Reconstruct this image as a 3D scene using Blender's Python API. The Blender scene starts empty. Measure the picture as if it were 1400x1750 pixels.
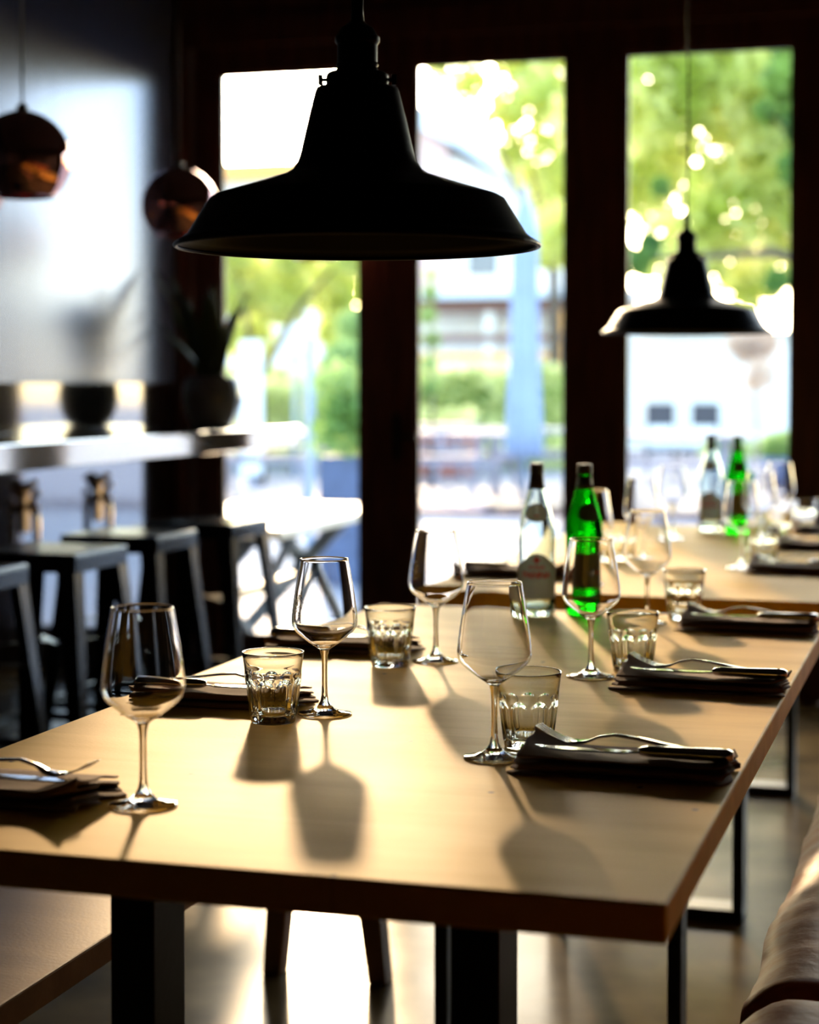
import bpy, bmesh, math, random
from mathutils import Vector, Matrix, noise
R = math.radians
PI = math.pi
random.seed(7)
scn = bpy.context.scene
col = scn.collection

# ------------------------------------------------------------------ camera
YAW, PITCH, FPX, EYE, SHY = R(16.7), R(2.0), 3150.0, 1.19, -0.063
cd = bpy.data.cameras.new('camera')
cam = bpy.data.objects.new('camera', cd)
col.objects.link(cam)
cam.location = (0, 0, EYE)
cam.rotation_euler = (PI / 2 - PITCH, 0, YAW)
cd.sensor_fit = 'VERTICAL'
cd.sensor_height = 36
cd.sensor_width = 28.8
cd.lens = FPX / 1750 * 36
cd.shift_y = SHY
cd.dof.use_dof = True
cd.dof.focus_distance = 2.36
cd.dof.aperture_fstop = 3.2
cd.dof.aperture_blades = 0
cd.clip_end = 300
scn.camera = cam

# ------------------------------------------------------------------ light
SUN_AZ, SUN_EL = R(19.8), R(15.5)
sd = Vector((-math.sin(SUN_AZ) * math.cos(SUN_EL), math.cos(SUN_AZ) * math.cos(SUN_EL), math.sin(SUN_EL)))
w = bpy.data.worlds.new('world')
scn.world = w
w.use_nodes = True
nt = w.node_tree
nt.nodes.clear()
sky = nt.nodes.new('ShaderNodeTexSky')
sky.sky_type = 'NISHITA'
sky.sun_disc = False
sky.sun_elevation = SUN_EL
sky.sun_rotation = -SUN_AZ
sky.dust_density = 1.2
bg = nt.nodes.new('ShaderNodeBackground')
bg.inputs[1].default_value = 0.9
wo = nt.nodes.new('ShaderNodeOutputWorld')
nt.links.new(sky.outputs[0], bg.inputs[0])
nt.links.new(bg.outputs[0], wo.inputs[0])
sl = bpy.data.lights.new('sun', 'SUN')
sl.energy = 3.0
sl.color = (1.0, 0.66, 0.36)
sl.angle = R(2.2)
sun = bpy.data.objects.new('sun', sl)
col.objects.link(sun)
sun.location = (-8, 24, 14)
sun.rotation_euler = sd.to_track_quat('Z', 'Y').to_euler()
scn.view_settings.view_transform = 'Standard'
scn.view_settings.look = 'None'
scn.view_settings.gamma = 1
scn.view_settings.exposure = 0.9
scn.view_settings.use_curve_mapping = False
scn.cycles.max_bounces = 14
scn.cycles.transmission_bounces = 12
scn.cycles.glossy_bounces = 5
scn.cycles.diffuse_bounces = 3
scn.cycles.transparent_max_bounces = 24
scn.cycles.sample_clamp_indirect = 6

# ------------------------------------------------------------------ pixel -> place
_f = Vector((-math.sin(YAW) * math.cos(PITCH), math.cos(YAW) * math.cos(PITCH), -math.sin(PITCH)))
_r = Vector((math.cos(YAW), math.sin(YAW), 0))
_u = _r.cross(_f)
CAM = Vector((0, 0, EYE))
def ray(px, py):
    return _f + _r * ((px - 700) / FPX) + _u * ((875 - py) / FPX + SHY * 1750 / FPX)
def onZ(px, py, Z):
    d = ray(px, py); return CAM + d * ((Z - EYE) / d.z)
def onY(px, py, Y):
    d = ray(px, py); return CAM + d * (Y / d.y)

# ------------------------------------------------------------------ materials
def newmat(name):
    m = bpy.data.materials.new(name); m.use_nodes = True
    return m, m.node_tree, m.node_tree.nodes['Principled BSDF']
def mat(name, c, rough=.5, metal=0, bump=0, bscale=60, var=0, vscale=8, coat=0, spec=.5, stretch=(1, 1, 1), c2=None, rvar=0, ior=1.5):
    m, t, b = newmat(name)
    b.inputs['Base Color'].default_value = (*c, 1)
    b.inputs['Roughness'].default_value = rough
    b.inputs['Metallic'].default_value = metal
    b.inputs['Coat Weight'].default_value = coat
    b.inputs['Specular IOR Level'].default_value = spec
    b.inputs['IOR'].default_value = ior
    tc = t.nodes.new('ShaderNodeTexCoord')
    mp = t.nodes.new('ShaderNodeMapping')
    mp.inputs['Scale'].default_value = stretch
    t.links.new(tc.outputs['Object'], mp.inputs['Vector'])
    if var or c2:
        n = t.nodes.new('ShaderNodeTexNoise'); n.inputs['Scale'].default_value = vscale; n.inputs['Detail'].default_value = 6
        t.links.new(mp.outputs[0], n.inputs['Vector'])
        cr = t.nodes.new('ShaderNodeValToRGB')
        lo = c2 if c2 else tuple(x * (1 - var) for x in c)
        hi = c if c2 else tuple(min(1, x * (1 + var)) for x in c)
        cr.color_ramp.elements[0].position = .3; cr.color_ramp.elements[1].position = .7
        cr.color_ramp.elements[0].color = (*lo, 1); cr.color_ramp.elements[1].color = (*hi, 1)
        t.links.new(n.outputs['Fac'], cr.inputs[0]); t.links.new(cr.outputs[0], b.inputs['Base Color'])
        if rvar:
            mr = t.nodes.new('ShaderNodeMapRange')
            mr.inputs['To Min'].default_value = rough - rvar; mr.inputs['To Max'].default_value = rough + rvar
            t.links.new(n.outputs['Fac'], mr.inputs['Value']); t.links.new(mr.outputs[0], b.inputs['Roughness'])
    if bump:
        n2 = t.nodes.new('ShaderNodeTexNoise'); n2.inputs['Scale'].default_value = bscale; n2.inputs['Detail'].default_value = 4
        t.links.new(mp.outputs[0], n2.inputs['Vector'])
        bp = t.nodes.new('ShaderNodeBump'); bp.inputs['Strength'].default_value = bump; bp.inputs['Distance'].default_value = .01
        t.links.new(n2.outputs['Fac'], bp.inputs['Height']); t.links.new(bp.outputs[0], b.inputs['Normal'])
    return m
def glassmat(name, c=(1, 1, 1), ior=1.5, thru=.3):
    m = bpy.data.materials.new(name); m.use_nodes = True
    t = m.node_tree; t.nodes.clear()
    g = t.nodes.new('ShaderNodeBsdfGlass'); g.inputs['Color'].default_value = (*c, 1); g.inputs['IOR'].default_value = ior; g.inputs['Roughness'].default_value = 0
    tr = t.nodes.new('ShaderNodeBsdfTransparent'); tr.inputs['Color'].default_value = (*c, 1)
    mx = t.nodes.new('ShaderNodeMixShader'); mx.inputs[0].default_value = thru
    o = t.nodes.new('ShaderNodeOutputMaterial')
    if thru <= 0: t.links.new(g.outputs[0], o.inputs[0])
    else: t.links.new(g.outputs[0], mx.inputs[1]); t.links.new(tr.outputs[0], mx.inputs[2]); t.links.new(mx.outputs[0], o.inputs[0])
    return m
def panemat(name):
    m = bpy.data.materials.new(name); m.use_nodes = True
    t = m.node_tree; t.nodes.clear()
    g = t.nodes.new('ShaderNodeBsdfGlossy'); g.inputs['Roughness'].default_value = 0.0
    tr = t.nodes.new('ShaderNodeBsdfTransparent'); tr.inputs['Color'].default_value = (.96, .98, .98, 1)
    fr = t.nodes.new('ShaderNodeFresnel'); fr.inputs['IOR'].default_value = 1.45
    mx = t.nodes.new('ShaderNodeMixShader')
    o = t.nodes.new('ShaderNodeOutputMaterial')
    t.links.new(fr.outputs[0], mx.inputs[0]); t.links.new(tr.outputs[0], mx.inputs[1]); t.links.new(g.outputs[0], mx.inputs[2]); t.links.new(mx.outputs[0], o.inputs[0])
    return m
def leafmat(name, c1, c2, tr=.5, rough=.45):
    m = bpy.data.materials.new(name); m.use_nodes = True
    t = m.node_tree; b = t.nodes['Principled BSDF']; o = t.nodes['Material Output']
    n = t.nodes.new('ShaderNodeTexNoise'); n.inputs['Scale'].default_value = 1.3; n.inputs['Detail'].default_value = 5
    tc = t.nodes.new('ShaderNodeTexCoord'); t.links.new(tc.outputs['Object'], n.inputs['Vector'])
    cr = t.nodes.new('ShaderNodeValToRGB')
    cr.color_ramp.elements[0].position = .35; cr.color_ramp.elements[1].position = .65
    cr.color_ramp.elements[0].color = (*c1, 1); cr.color_ramp.elements[1].color = (*c2, 1)
    t.links.new(n.outputs['Fac'], cr.inputs[0]); t.links.new(cr.outputs[0], b.inputs['Base Color'])
    b.inputs['Roughness'].default_value = rough
    tl = t.nodes.new('ShaderNodeBsdfTranslucent'); t.links.new(cr.outputs[0], tl.inputs['Color'])
    mx = t.nodes.new('ShaderNodeMixShader'); mx.inputs[0].default_value = tr
    t.links.new(b.outputs[0], mx.inputs[1]); t.links.new(tl.outputs[0], mx.inputs[2]); t.links.new(mx.outputs[0], o.inputs[0])
    return m

M = {}
# table wood: pale oak board with grain along the length and small dents
def woodtop(name, c1, c2, rough):
    m, t, b = newmat(name)
    tc = t.nodes.new('ShaderNodeTexCoord'); mp = t.nodes.new('ShaderNodeMapping'); mp.inputs['Scale'].default_value = (1.0, 7, 7)
    t.links.new(tc.outputs['Object'], mp.inputs['Vector'])
    n = t.nodes.new('ShaderNodeTexNoise'); n.inputs['Scale'].default_value = 2.2; n.inputs['Detail'].default_value = 8; n.inputs['Distortion'].default_value = .6
    t.links.new(mp.outputs[0], n.inputs['Vector'])
    cr = t.nodes.new('ShaderNodeValToRGB'); cr.color_ramp.elements[0].position = .3; cr.color_ramp.elements[1].position = .72
    cr.color_ramp.elements[0].color = (*c1, 1); cr.color_ramp.elements[1].color = (*c2, 1)
    t.links.new(n.outputs['Fac'], cr.inputs[0])
    v = t.nodes.new('ShaderNodeTexVoronoi'); v.voronoi_dimensions = '2D'; v.inputs['Scale'].default_value = 3.6
    t.links.new(tc.outputs['Object'], v.inputs['Vector'])
    mr = t.nodes.new('ShaderNodeMapRange'); mr.inputs['From Min'].default_value = .008; mr.inputs['From Max'].default_value = .017
    t.links.new(v.outputs['Distance'], mr.inputs['Value'])
    mix = t.nodes.new('ShaderNodeMix'); mix.data_type = 'RGBA'; mix.inputs['A'].default_value = (.07, .04, .02, 1)
    t.links.new(mr.outputs[0], mix.inputs['Factor']); t.links.new(cr.outputs[0], mix.inputs['B'])
    t.links.new(mix.outputs['Result'], b.inputs['Base Color'])
    b.inputs['Specular IOR Level'].default_value = .055
    n2 = t.nodes.new('ShaderNodeTexNoise'); n2.inputs['Scale'].default_value = 3.0; n2.inputs['Detail'].default_value = 4
    t.links.new(tc.outputs['Object'], n2.inputs['Vector'])
    rr = t.nodes.new('ShaderNodeMapRange'); rr.inputs['To Min'].default_value = rough - .06; rr.inputs['To Max'].default_value = rough + .08
    t.links.new(n2.outputs['Fac'], rr.inputs['Value']); t.links.new(rr.outputs[0], b.inputs['Roughness'])
    n3 = t.nodes.new('ShaderNodeTexNoise'); n3.inputs['Scale'].default_value = 160; n3.inputs['Detail'].default_value = 3
    t.links.new(tc.outputs['Object'], n3.inputs['Vector'])
    bp = t.nodes.new('ShaderNodeBump'); bp.inputs['Strength'].default_value = .12; bp.inputs['Distance'].default_value = .002
    t.links.new(n3.outputs['Fac'], bp.inputs['Height']); t.links.new(bp.outputs[0], b.inputs['Normal'])
    return m
M['oak'] = woodtop('oak_board', (.64, .36, .04), (.80, .50, .085), .56)
M['bench_wood'] = woodtop('bench_board', (.20, .11, .055), (.28, .16, .08), .42)
M['frame_wood'] = mat('door_wood', (.07, .020, .008), .45, spec=.25, var=.35, vscale=5, stretch=(6, 6, .7), bump=.05)
M['leg_wood'] = mat('leg_wood', (.16, .07, .03), .4, var=.3, vscale=6)
M['black_steel'] = mat('black_steel', (.007, .007, .008), .4, 0.0, bump=.03, spec=.2)
M['lamp_black'] = mat('lamp_enamel', (.002, .002, .003), .42, 0, spec=.08, bump=.02, bscale=30)
M['lamp_in'] = mat('lamp_inside', (.02, .02, .02), .5)
M['brass_dark'] = mat('aged_brass', (.35, .2, .08), .3, 1)
M['brass'] = mat('brass', (.75, .5, .22), .22, 1)
M['copper'] = mat('copper_mirror', (.85, .42, .36), .04, 1)
M['stool'] = mat('stool_metal', (.006, .007, .010), .15, .0, spec=.22, coat=0)
M['steel_panel'] = mat('polished_panel', (.27, .28, .31), .07, 1, bump=.012, bscale=6)
M['counter'] = mat('counter_top', (.62, .57, .50), .08, 1, bump=.02, bscale=9)
M['wall_paint'] = mat('satin_wall', (.14, .165, .26), .27, .75, bump=.05, bscale=7, stretch=(3, 3, .3))
M['dark_wall'] = mat('dark_wall', (.014, .011, .01), .8, bump=.1)
M['ceiling'] = mat('dark_ceiling', (.02, .016, .014), .85, bump=.1)
M['floor'] = mat('polished_concrete', (.13, .09, .036), .23, spec=.02, c2=(.045, .033, .018), vscale=3.5, bump=.05, bscale=4, rvar=.08)
M['leather'] = mat('brown_leather', (.24, .085, .028), .46, spec=.04, bump=.12, bscale=60, var=.3, vscale=7)
M['napkin'] = mat('napkin_cloth', (.15, .085, .055), .9, bump=.15, bscale=500, var=.2, vscale=30)
M['cutlery'] = mat('cutlery_steel', (.78, .77, .72), .12, 1)
M['pane'] = panemat('door_glass')
M['glass'] = glassmat('drinking_glass', (1, 1, 1), 1.5, 0)
M['tumbler'] = glassmat('tumbler_glass', (.97, .98, .97), 1.5, 0)
M['clear_bottle'] = glassmat('clear_bottle_glass', (.93, .985, .985), 1.5, 0)
M['green_bottle'] = glassmat('green_bottle_glass', (.03, .62, .05), 1.36, 0)
M['cap_dark'] = mat('cap_dark', (.03, .022, .015), .4)
M['foil'] = mat('foil_dark', (.02, .03, .015), .4)
M['label'] = leafmat('label_paper', (.36, .33, .29), (.42, .38, .33), .45, .6)
M['label_edge'] = mat('label_paper_dark', (.05, .06, .05), .6)
M['label_green'] = mat('label_paper_green', (.05, .07, .045), .6)
M['red'] = leafmat('label_red', (.60, .015, .008), (.60, .015, .008), .45)
M['etch'] = leafmat('etched_print', (.85, .75, .55), (.85, .75, .55), .5)
M['pot'] = mat('glazed_pot', (.075, .07, .055), .3, var=.3, vscale=12, coat=.3)
M['soil'] = mat('soil', (.03, .02, .012), .95, bump=.4)
M['leaf_dark'] = leafmat('strap_leaf', (.008, .018, .006), (.07, .09, .012), .2, .6)
# outside
M['paving'] = mat('outdoor_paving', (.28, .28, .32), .6, var=.12, vscale=1.2, bump=.05)
M['kerb'] = mat('kerb_wood', (.10, .04, .045), .6)
M['terrace'] = mat('terrace_deck', (.26, .24, .28), .6, var=.15, vscale=2)
M['white_top'] = mat('pale_table_top', (.55, .50, .38), .35, var=.05)
M['dark_leg'] = mat('dark_outdoor_metal', (.03, .035, .045), .4)
M['picnic'] = mat('weathered_wood', (.30, .27, .33), .6, var=.2, vscale=6, stretch=(1, 6, 1))
M['planter_blue'] = mat('blue_grey_planter', (.07, .10, .20), .5, var=.2)
M['terracotta'] = mat('terracotta', (.38, .12, .08), .6, var=.15)
M['canvas'] = mat('parasol_canvas', (.30, .36, .52), .8, var=.1, vscale=3)
M['pole'] = mat('pale_metal_pole', (.30, .38, .55), .35, .3)
M['hedge'] = leafmat('hedge_leaf', (.55, .60, .22), (.92, .92, .52), .6)
M['leaf_a'] = leafmat('bright_leaf', (.50, .58, .10), (.95, .92, .42), .72)
M['leaf_b'] = leafmat('deep_leaf', (.20, .34, .08), (.62, .72, .28), .55)
M['leaf_d'] = leafmat('dark_green_leaf', (.08, .20, .04), (.35, .50, .10), .5)  # darker green than the other tree leaves
M['leaf_c'] = leafmat('russet_leaf', (.55, .38, .28), (.80, .64, .5), .5)
M['bark'] = mat('bark', (.10, .07, .05), .9, bump=.5, bscale=20)
M['render_white'] = mat('white_render', (.85, .83, .80), .8, var=.04)
M['render_pink'] = mat('pink_render', (.60, .45, .45), .8, var=.05)
M['roof_pale'] = mat('pale_metal_roof', (.62, .68, .76), .5, var=.05)
M['beam'] = mat('brown_beam', (.20, .09, .07), .6)
M['orange_wood'] = mat('orange_timber', (.90, .42, .10), .55, var=.1)
M['cushion_white'] = mat('white_cushion', (.85, .84, .86), .8)
M['chair_dark'] = mat('dark_wicker', (.06, .055, .07), .6, bump=.3)
M['win_dark'] = mat('house_window', (.12, .14, .18), .1)

# ------------------------------------------------------------------ builders
def link(name, me, m, parent=None, smooth=False):
    o = bpy.data.objects.new(name, me)
    if m is not None: me.materials.append(m)
    col.objects.link(o)
    if smooth:
        for p in me.polygons: p.use_smooth = True
    if parent is not None: o.parent = parent
    return o
def tag(o, label, cat, group=None):
    o['label'] = label; o['category'] = cat
    if group: o['group'] = group
    return o
def thing(name, label, cat, loc=(0, 0, 0), rz=0, group=None):
    o = bpy.data.objects.new(name, None); col.objects.link(o)
    o.empty_display_size = .05
    o.location = loc; o.rotation_euler = (0, 0, rz)
    return tag(o, label, cat, group)
def B(): return bmesh.new()
def fin(bm, name, m, parent=None, smooth=False, bevel=0, seg=2):
    me = bpy.data.meshes.new(name)
    bmesh.ops.recalc_face_normals(bm, faces=bm.faces)
    bm.to_mesh(me); bm.free()
    o = link(name, me, m, parent, smooth)
    if bevel:
        md = o.modifiers.new('bevel', 'BEVEL'); md.width = bevel; md.segments = seg; md.limit_method = 'ANGLE'
    return o
def add_box(bm, lo, hi, mtx=None):
    vs = [bm.verts.new((x, y, z)) for x in (lo[0], hi[0]) for y in (lo[1], hi[1]) for z in (lo[2], hi[2])]
    for q in ((0, 1, 3, 2), (4, 6, 7, 5), (0, 4, 5, 1), (2, 3, 7, 6), (0, 2, 6, 4), (1, 5, 7, 3)):
        bm.faces.new([vs[i] for i in q])
    if mtx: bmesh.ops.transform(bm, matrix=mtx, verts=vs)
    return vs
def add_lathe(bm, prof, n=48, close=False, fn=None, cap0=False, cap1=False):
    rings = []
    for i, (r, z) in enumerate(prof):
        if r < 1e-6:
            rings.append([bm.verts.new((0, 0, z))]); continue
        ring = []
        for k in range(n):
            a = 2 * PI * k / n
            rr = fn(r, z, a, i) if fn else r
            ring.append(bm.verts.new((rr * math.cos(a), rr * math.sin(a), z)))
        rings.append(ring)
    for a, b in zip(rings, rings[1:]):
        if len(a) == 1 and len(b) == 1: continue
        for k in range(n):
            j = (k + 1) % n
            if len(a) == 1: bm.faces.new((a[0], b[j], b[k]))
            elif len(b) == 1: bm.faces.new((a[k], a[j], b[0]))
            else: bm.faces.new((a[k], a[j], b[j], b[k]))
    if cap0 and len(rings[0]) > 1: bm.faces.new(rings[0])
    if cap1 and len(rings[-1]) > 1: bm.faces.new(rings[-1])
    return rings
def add_tube(bm, pts, rad, n=10, cap=True):
    pts = [Vector(p) for p in pts]
    rings = []
    ref = None
    for i, p in enumerate(pts):
        d = (pts[min(i + 1, len(pts) - 1)] - pts[max(i - 1, 0)]).normalized()
        if ref is None:
            ref = d.orthogonal().normalized()
        else:
            ref = (ref - d * ref.dot(d)).normalized()
        s = d.cross(ref)
        r = rad[i] if isinstance(rad, (list, tuple)) else rad
        rings.append([bm.verts.new(p + (ref * math.cos(2 * PI * k / n) + s * math.sin(2 * PI * k / n)) * r) for k in range(n)])
    for a, b in zip(rings, rings[1:]):
        for k in range(n):
            j = (k + 1) % n
            bm.faces.new((a[k], a[j], b[j], b[k]))
    if cap:
        bm.faces.new(rings[0]); bm.faces.new(rings[-1])
def add_bar(bm, p0, p1, wx, wy):
    """square section bar between two points, section wx (along X-ish) by wy"""
    p0, p1 = Vector(p0), Vector(p1)
    d = (p1 - p0).normalized()
    sx = (Vector((1, 0, 0)) - d * d.x)
    if sx.length < .2: sx = Vector((0, 1, 0)) - d * d.y
    sx.normalize(); sy = d.cross(sx)
    vs = []
    for p in (p0, p1):
        for a, b in ((-1, -1), (1, -1), (1, 1), (-1, 1)):
            vs.append(bm.verts.new(p + sx * a * wx / 2 + sy * b * wy / 2))
    bm.faces.new(vs[:4]); bm.faces.new(vs[4:])
    for k in range(4):
        bm.faces.new((vs[k], vs[(k + 1) % 4], vs[4 + (k + 1) % 4], vs[4 + k]))
def box(name, lo, hi, m, parent=None, bevel=0):
    bm = B(); add_box(bm, lo, hi); return fin(bm, name, m, parent, bevel=bevel)
def struct(o):
    o['kind'] = 'structure'; return o
def copy_tree(o, parent=None):
    c = o.copy(); col.objects.link(c); c.parent = parent
    for ch in list(o.children):
        copy_tree(ch, c)
    return c
def spawn(proto, used, loc, rz, label, group=None):
    o = proto if not used else copy_tree(proto)
    o.location = loc; o.rotation_euler = (0, 0, rz); o['label'] = label
    if group: o['group'] = group
    return o

# ------------------------------------------------------------------ the room
YW, XL, XR, YB, HC = 7.0, -3.07, 1.6, -2.2, 2.95
TZ = 0.75
struct(box('floor', (XL, YB, -.08), (XR, YW + .1, 0), M['floor']))
struct(box('ceiling', (XL - .1, YB - .1, HC), (XR + .1, YW + .15, HC + .1), M['ceiling']))
bm = B(); add_box(bm, (XL - .1, YB, 1.19), (XL, YW + .1, HC)); wl = struct(fin(bm, 'wall_left', M['wall_paint']))
wp = struct(box('trim_1', (XL - .1, YB, 0), (XL + .004, YW + .1, 1.19), M['steel_panel']))
struct(box('wall_right', (XR, YB, 0), (XR + .1, YW + .1, HC), M['dark_wall']))
struct(box('wall_back', (XL - .1, YB - .1, 0), (XR + .1, YB, HC), M['dark_wall']))
# header over the doors, and the solid end piece right of the last door
struct(box('wall_front', (XL, YW - .05, 2.60), (XR, YW + .12, HC), M['frame_wood'], bevel=.004))
struct(box('trim_2', (XL, YW - .07, 2.54), (XR, YW - .052, 2.66), M['frame_wood'], bevel=.006))
GL = [(-2.895, -2.297), (-2.067, -1.466), (-1.236, -.6085), (-.385, .22), (.45, 1.05)]
GB, GT = .16, 2.44
for i, (x0, x1) in enumerate(GL):
    xl = XL + .02 if i == 0 else (GL[i - 1][1] + x0) / 2 + .003
    xr = XR - .02 if i == 4 else (x1 + GL[i + 1][0]) / 2 - .003
    if i == 4: xr = x1 + .115
    if i == 0: xl = x0 - .115
    bm = B()
    add_box(bm, (xl, YW - .03, .0), (x0, YW + .04, 2.6))
    add_box(bm, (x1, YW - .03, .0), (xr, YW + .04, 2.6))
    add_box(bm, (x0, YW - .03, .0), (x1, YW + .04, GB))
    add_box(bm, (x0, YW - .03, GT), (x1, YW + .04, 2.6))
    d = struct(fin(bm, 'door_%d' % (i + 1), M['frame_wood'], bevel=.006))
    pn = box('glass_pane', (x0 - .005, YW + .002, GB - .005), (x1 + .005, YW + .004, GT + .005), M['pane'], d)
    if i < 4:
        gx = (x1 + GL[i + 1][0]) / 2
        box('light_gap_cover', (gx - .02, YW - .036, .002), (gx + .02, YW - .0305, 2.598), M['frame_wood'], d)  # cover strip added over the frame gap to stop daylight leaking through
    # glazing beads
    bm = B()
    for (a, b_) in ((x0, x0 + .012), (x1 - .012, x1)):
        add_box(bm, (a, YW - .018, GB), (b_, YW - .002, GT))
    add_box(bm, (x0 + .012, YW - .018, GT - .012), (x1 - .012, YW - .002, GT)); add_box(bm, (x0 + .012, YW - .018, GB), (x1 - .012, YW - .002, GB + .012))
    fin(bm, 'glazing_bead', M['frame_wood'], d)
    if i in (1, 3):
        bm = B(); hx = (xl + x0) / 2 - .02
        hz = 1.24 if i == 3 else .98
        add_box(bm, (hx - .014, YW - .038, hz - .09), (hx + .014, YW - .028, hz + .09))
        add_tube(bm, [(hx, YW - .03, hz), (hx, YW - .075, hz), (hx + .01, YW - .08, hz), (hx + .1, YW - .08, hz)], .008, 8)
        fin(bm, 'door_handle', M['black_steel'], d, smooth=False)
# left end jamb with moulding, right end jamb
bm = B(); add_box(bm, (XL + .002, YW - .06, 0), (GL[0][0] - .118, YW + .06, 2.598)); add_box(bm, (XL + .004, YW - .085, 0), (XL + .03, YW - .058, 2.53))
struct(fin(bm, 'trim_3', M['frame_wood'], bevel=.004))
struct(box('trim_4', (GL[4][1] + .118, YW - .06, 0), (XR - .002, YW + .06, 2.598), M['frame_wood'], bevel=.004))

# ------------------------------------------------------------------ wall counter
ct = thing('wall_counter', 'long polished counter ledge fixed along the left wall behind the bar stools', 'counter', (XL, 4.5, 0))
CX = -2.545 - XL
box('counter_top', (.006, -3.0, .94), (CX, 2.46, 1.02), M['counter'], ct, bevel=.004)
box('wall_batten', (.006, -2.9, .90), (.04, 2.42, .9395), M['black_steel'], ct)

# plant in pot on the counter
pl = onZ(362, 736, 1.02)
PX, PY = -2.80, 6.66
pt = thing('potted_plant', 'dark glazed round pot with tall strap leaves at the window end of the counter', 'potted plant', (PX, PY, 1.0205))
bm = B()
add_lathe(bm, [(0, 0), (.07, 0), (.082, .006), (.105, .05), (.118, .105), (.116, .15), (.104, .185), (.098, .195), (.09, .193), (.095, .18), (.104, .15), (.104, .14), (0, .14)], 40)
fin(bm, 'pot', M['pot'], pt, smooth=True)
bm = B(); add_lathe(bm, [(0, .142), (.1, .142), (.1, .158), (.05, .165), (0, .167)], 24); fin(bm, 'soil', M['soil'], pt, smooth=True)
def strap_leaf(bm, az, lean, h, wd, curl=.4):
    n = 9; rows = []
    ca, sa = math.cos(az), math.sin(az)
    for i in range(n + 1):
        t = i / n
        rad = .02 + lean * (t ** (1 + curl))
        z = .15 + h * t
        wv = wd * (math.sin(PI * min(1, .18 + t * .82)) ** .8) * (1 if t < .98 else .1) + .001
        c = Vector((ca * rad, sa * rad, z)); s = Vector((-sa, ca, 0))
        fold = Vector((ca, sa, 0)) * (-wv * .35)
        rows.append([bm.verts.new(c - s * wv), bm.verts.new(c - fold * -1), bm.verts.new(c + s * wv)])
    for a, b in zip(rows, rows[1:]):
        for k in range(2): bm.faces.new((a[k], a[k + 1], b[k + 1], b[k]))
rl = random.Random(3)
specs = [(PI * .95, .17, .45, .028), (PI * .9, .12, .42, .03), (PI * 1.15, .10, .40, .03), (.1, .12, .36, .03), (-.2, .10, .30, .028), (PI * .5, .08, .40, .03), (PI * 1.5, .07, .37, .03), (PI * .8, .15, .30, .02),
         (PI * 1.3, .13, .33, .026), (.5, .09, .33, .027), (PI * 1.75, .10, .28, .026), (PI * .65, .05, .36, .028), (PI * 1.02, .06, .34, .03), (2.6, .19, .24, .018), (-.05, .05, .28, .028)]
for a, ln, h, wd in specs:
    bm = B(); strap_leaf(bm, a + YAW, ln * (1.3 if math.cos(a) < -.6 else 1), h * 1.04, wd * 1.35)
    lf = fin(bm, 'leaf', M['leaf_dark'], pt, smooth=True)
    md = lf.modifiers.new('thick', 'SOLIDIFY'); md.thickness = .003

# brass hooks on the wall panel
for i, (yy, lab) in enumerate(((6.30, 'ornate brass wall hook under the counter, left of the other hook'), (6.64, 'ornate brass wall hook under the counter, nearer the window'))):
    p = (XL + .005, yy if i == 0 else 6.72, .70)
    p = (XL + .005, (5.64, 6.20)[i], .70)
    h = thing('brass_hook', lab, 'wall hook', p, 0, 'brass hooks under the counter')
    bm = B(); add_box(bm, (0, -.028, -.02), (.012, .028, .135)); add_box(bm, (0, -.02, .13), (.014, .02, .15)); fin(bm, 'back_plate', M['brass_dark'], h, bevel=.005)
    bm = B()
    for (y, z, r, x) in ((-.02, .14, .016, .03), (.02, .115, .016, .035), (-.015, .09, .014, .04), (.018, .15, .013, .03), (0, .06, .017, .04)):
        bmesh.ops.create_uvsphere(bm, u_segments=12, v_segments=8, radius=r, matrix=Matrix.Translation((x, y, z)))
    fin(bm, 'knob', M['brass_dark'], h, smooth=True)
    bm = B(); add_tube(bm, [(.01, 0, .07), (.035, 0, .06), (.045, 0, .03), (.045, 0, -.05), (.05, 0, -.07), (.06, 0, -.072)], [.011, .012, .013, .012, .01, .007], 10); fin(bm, 'hook', M['brass'], h, smooth=True)

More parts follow.
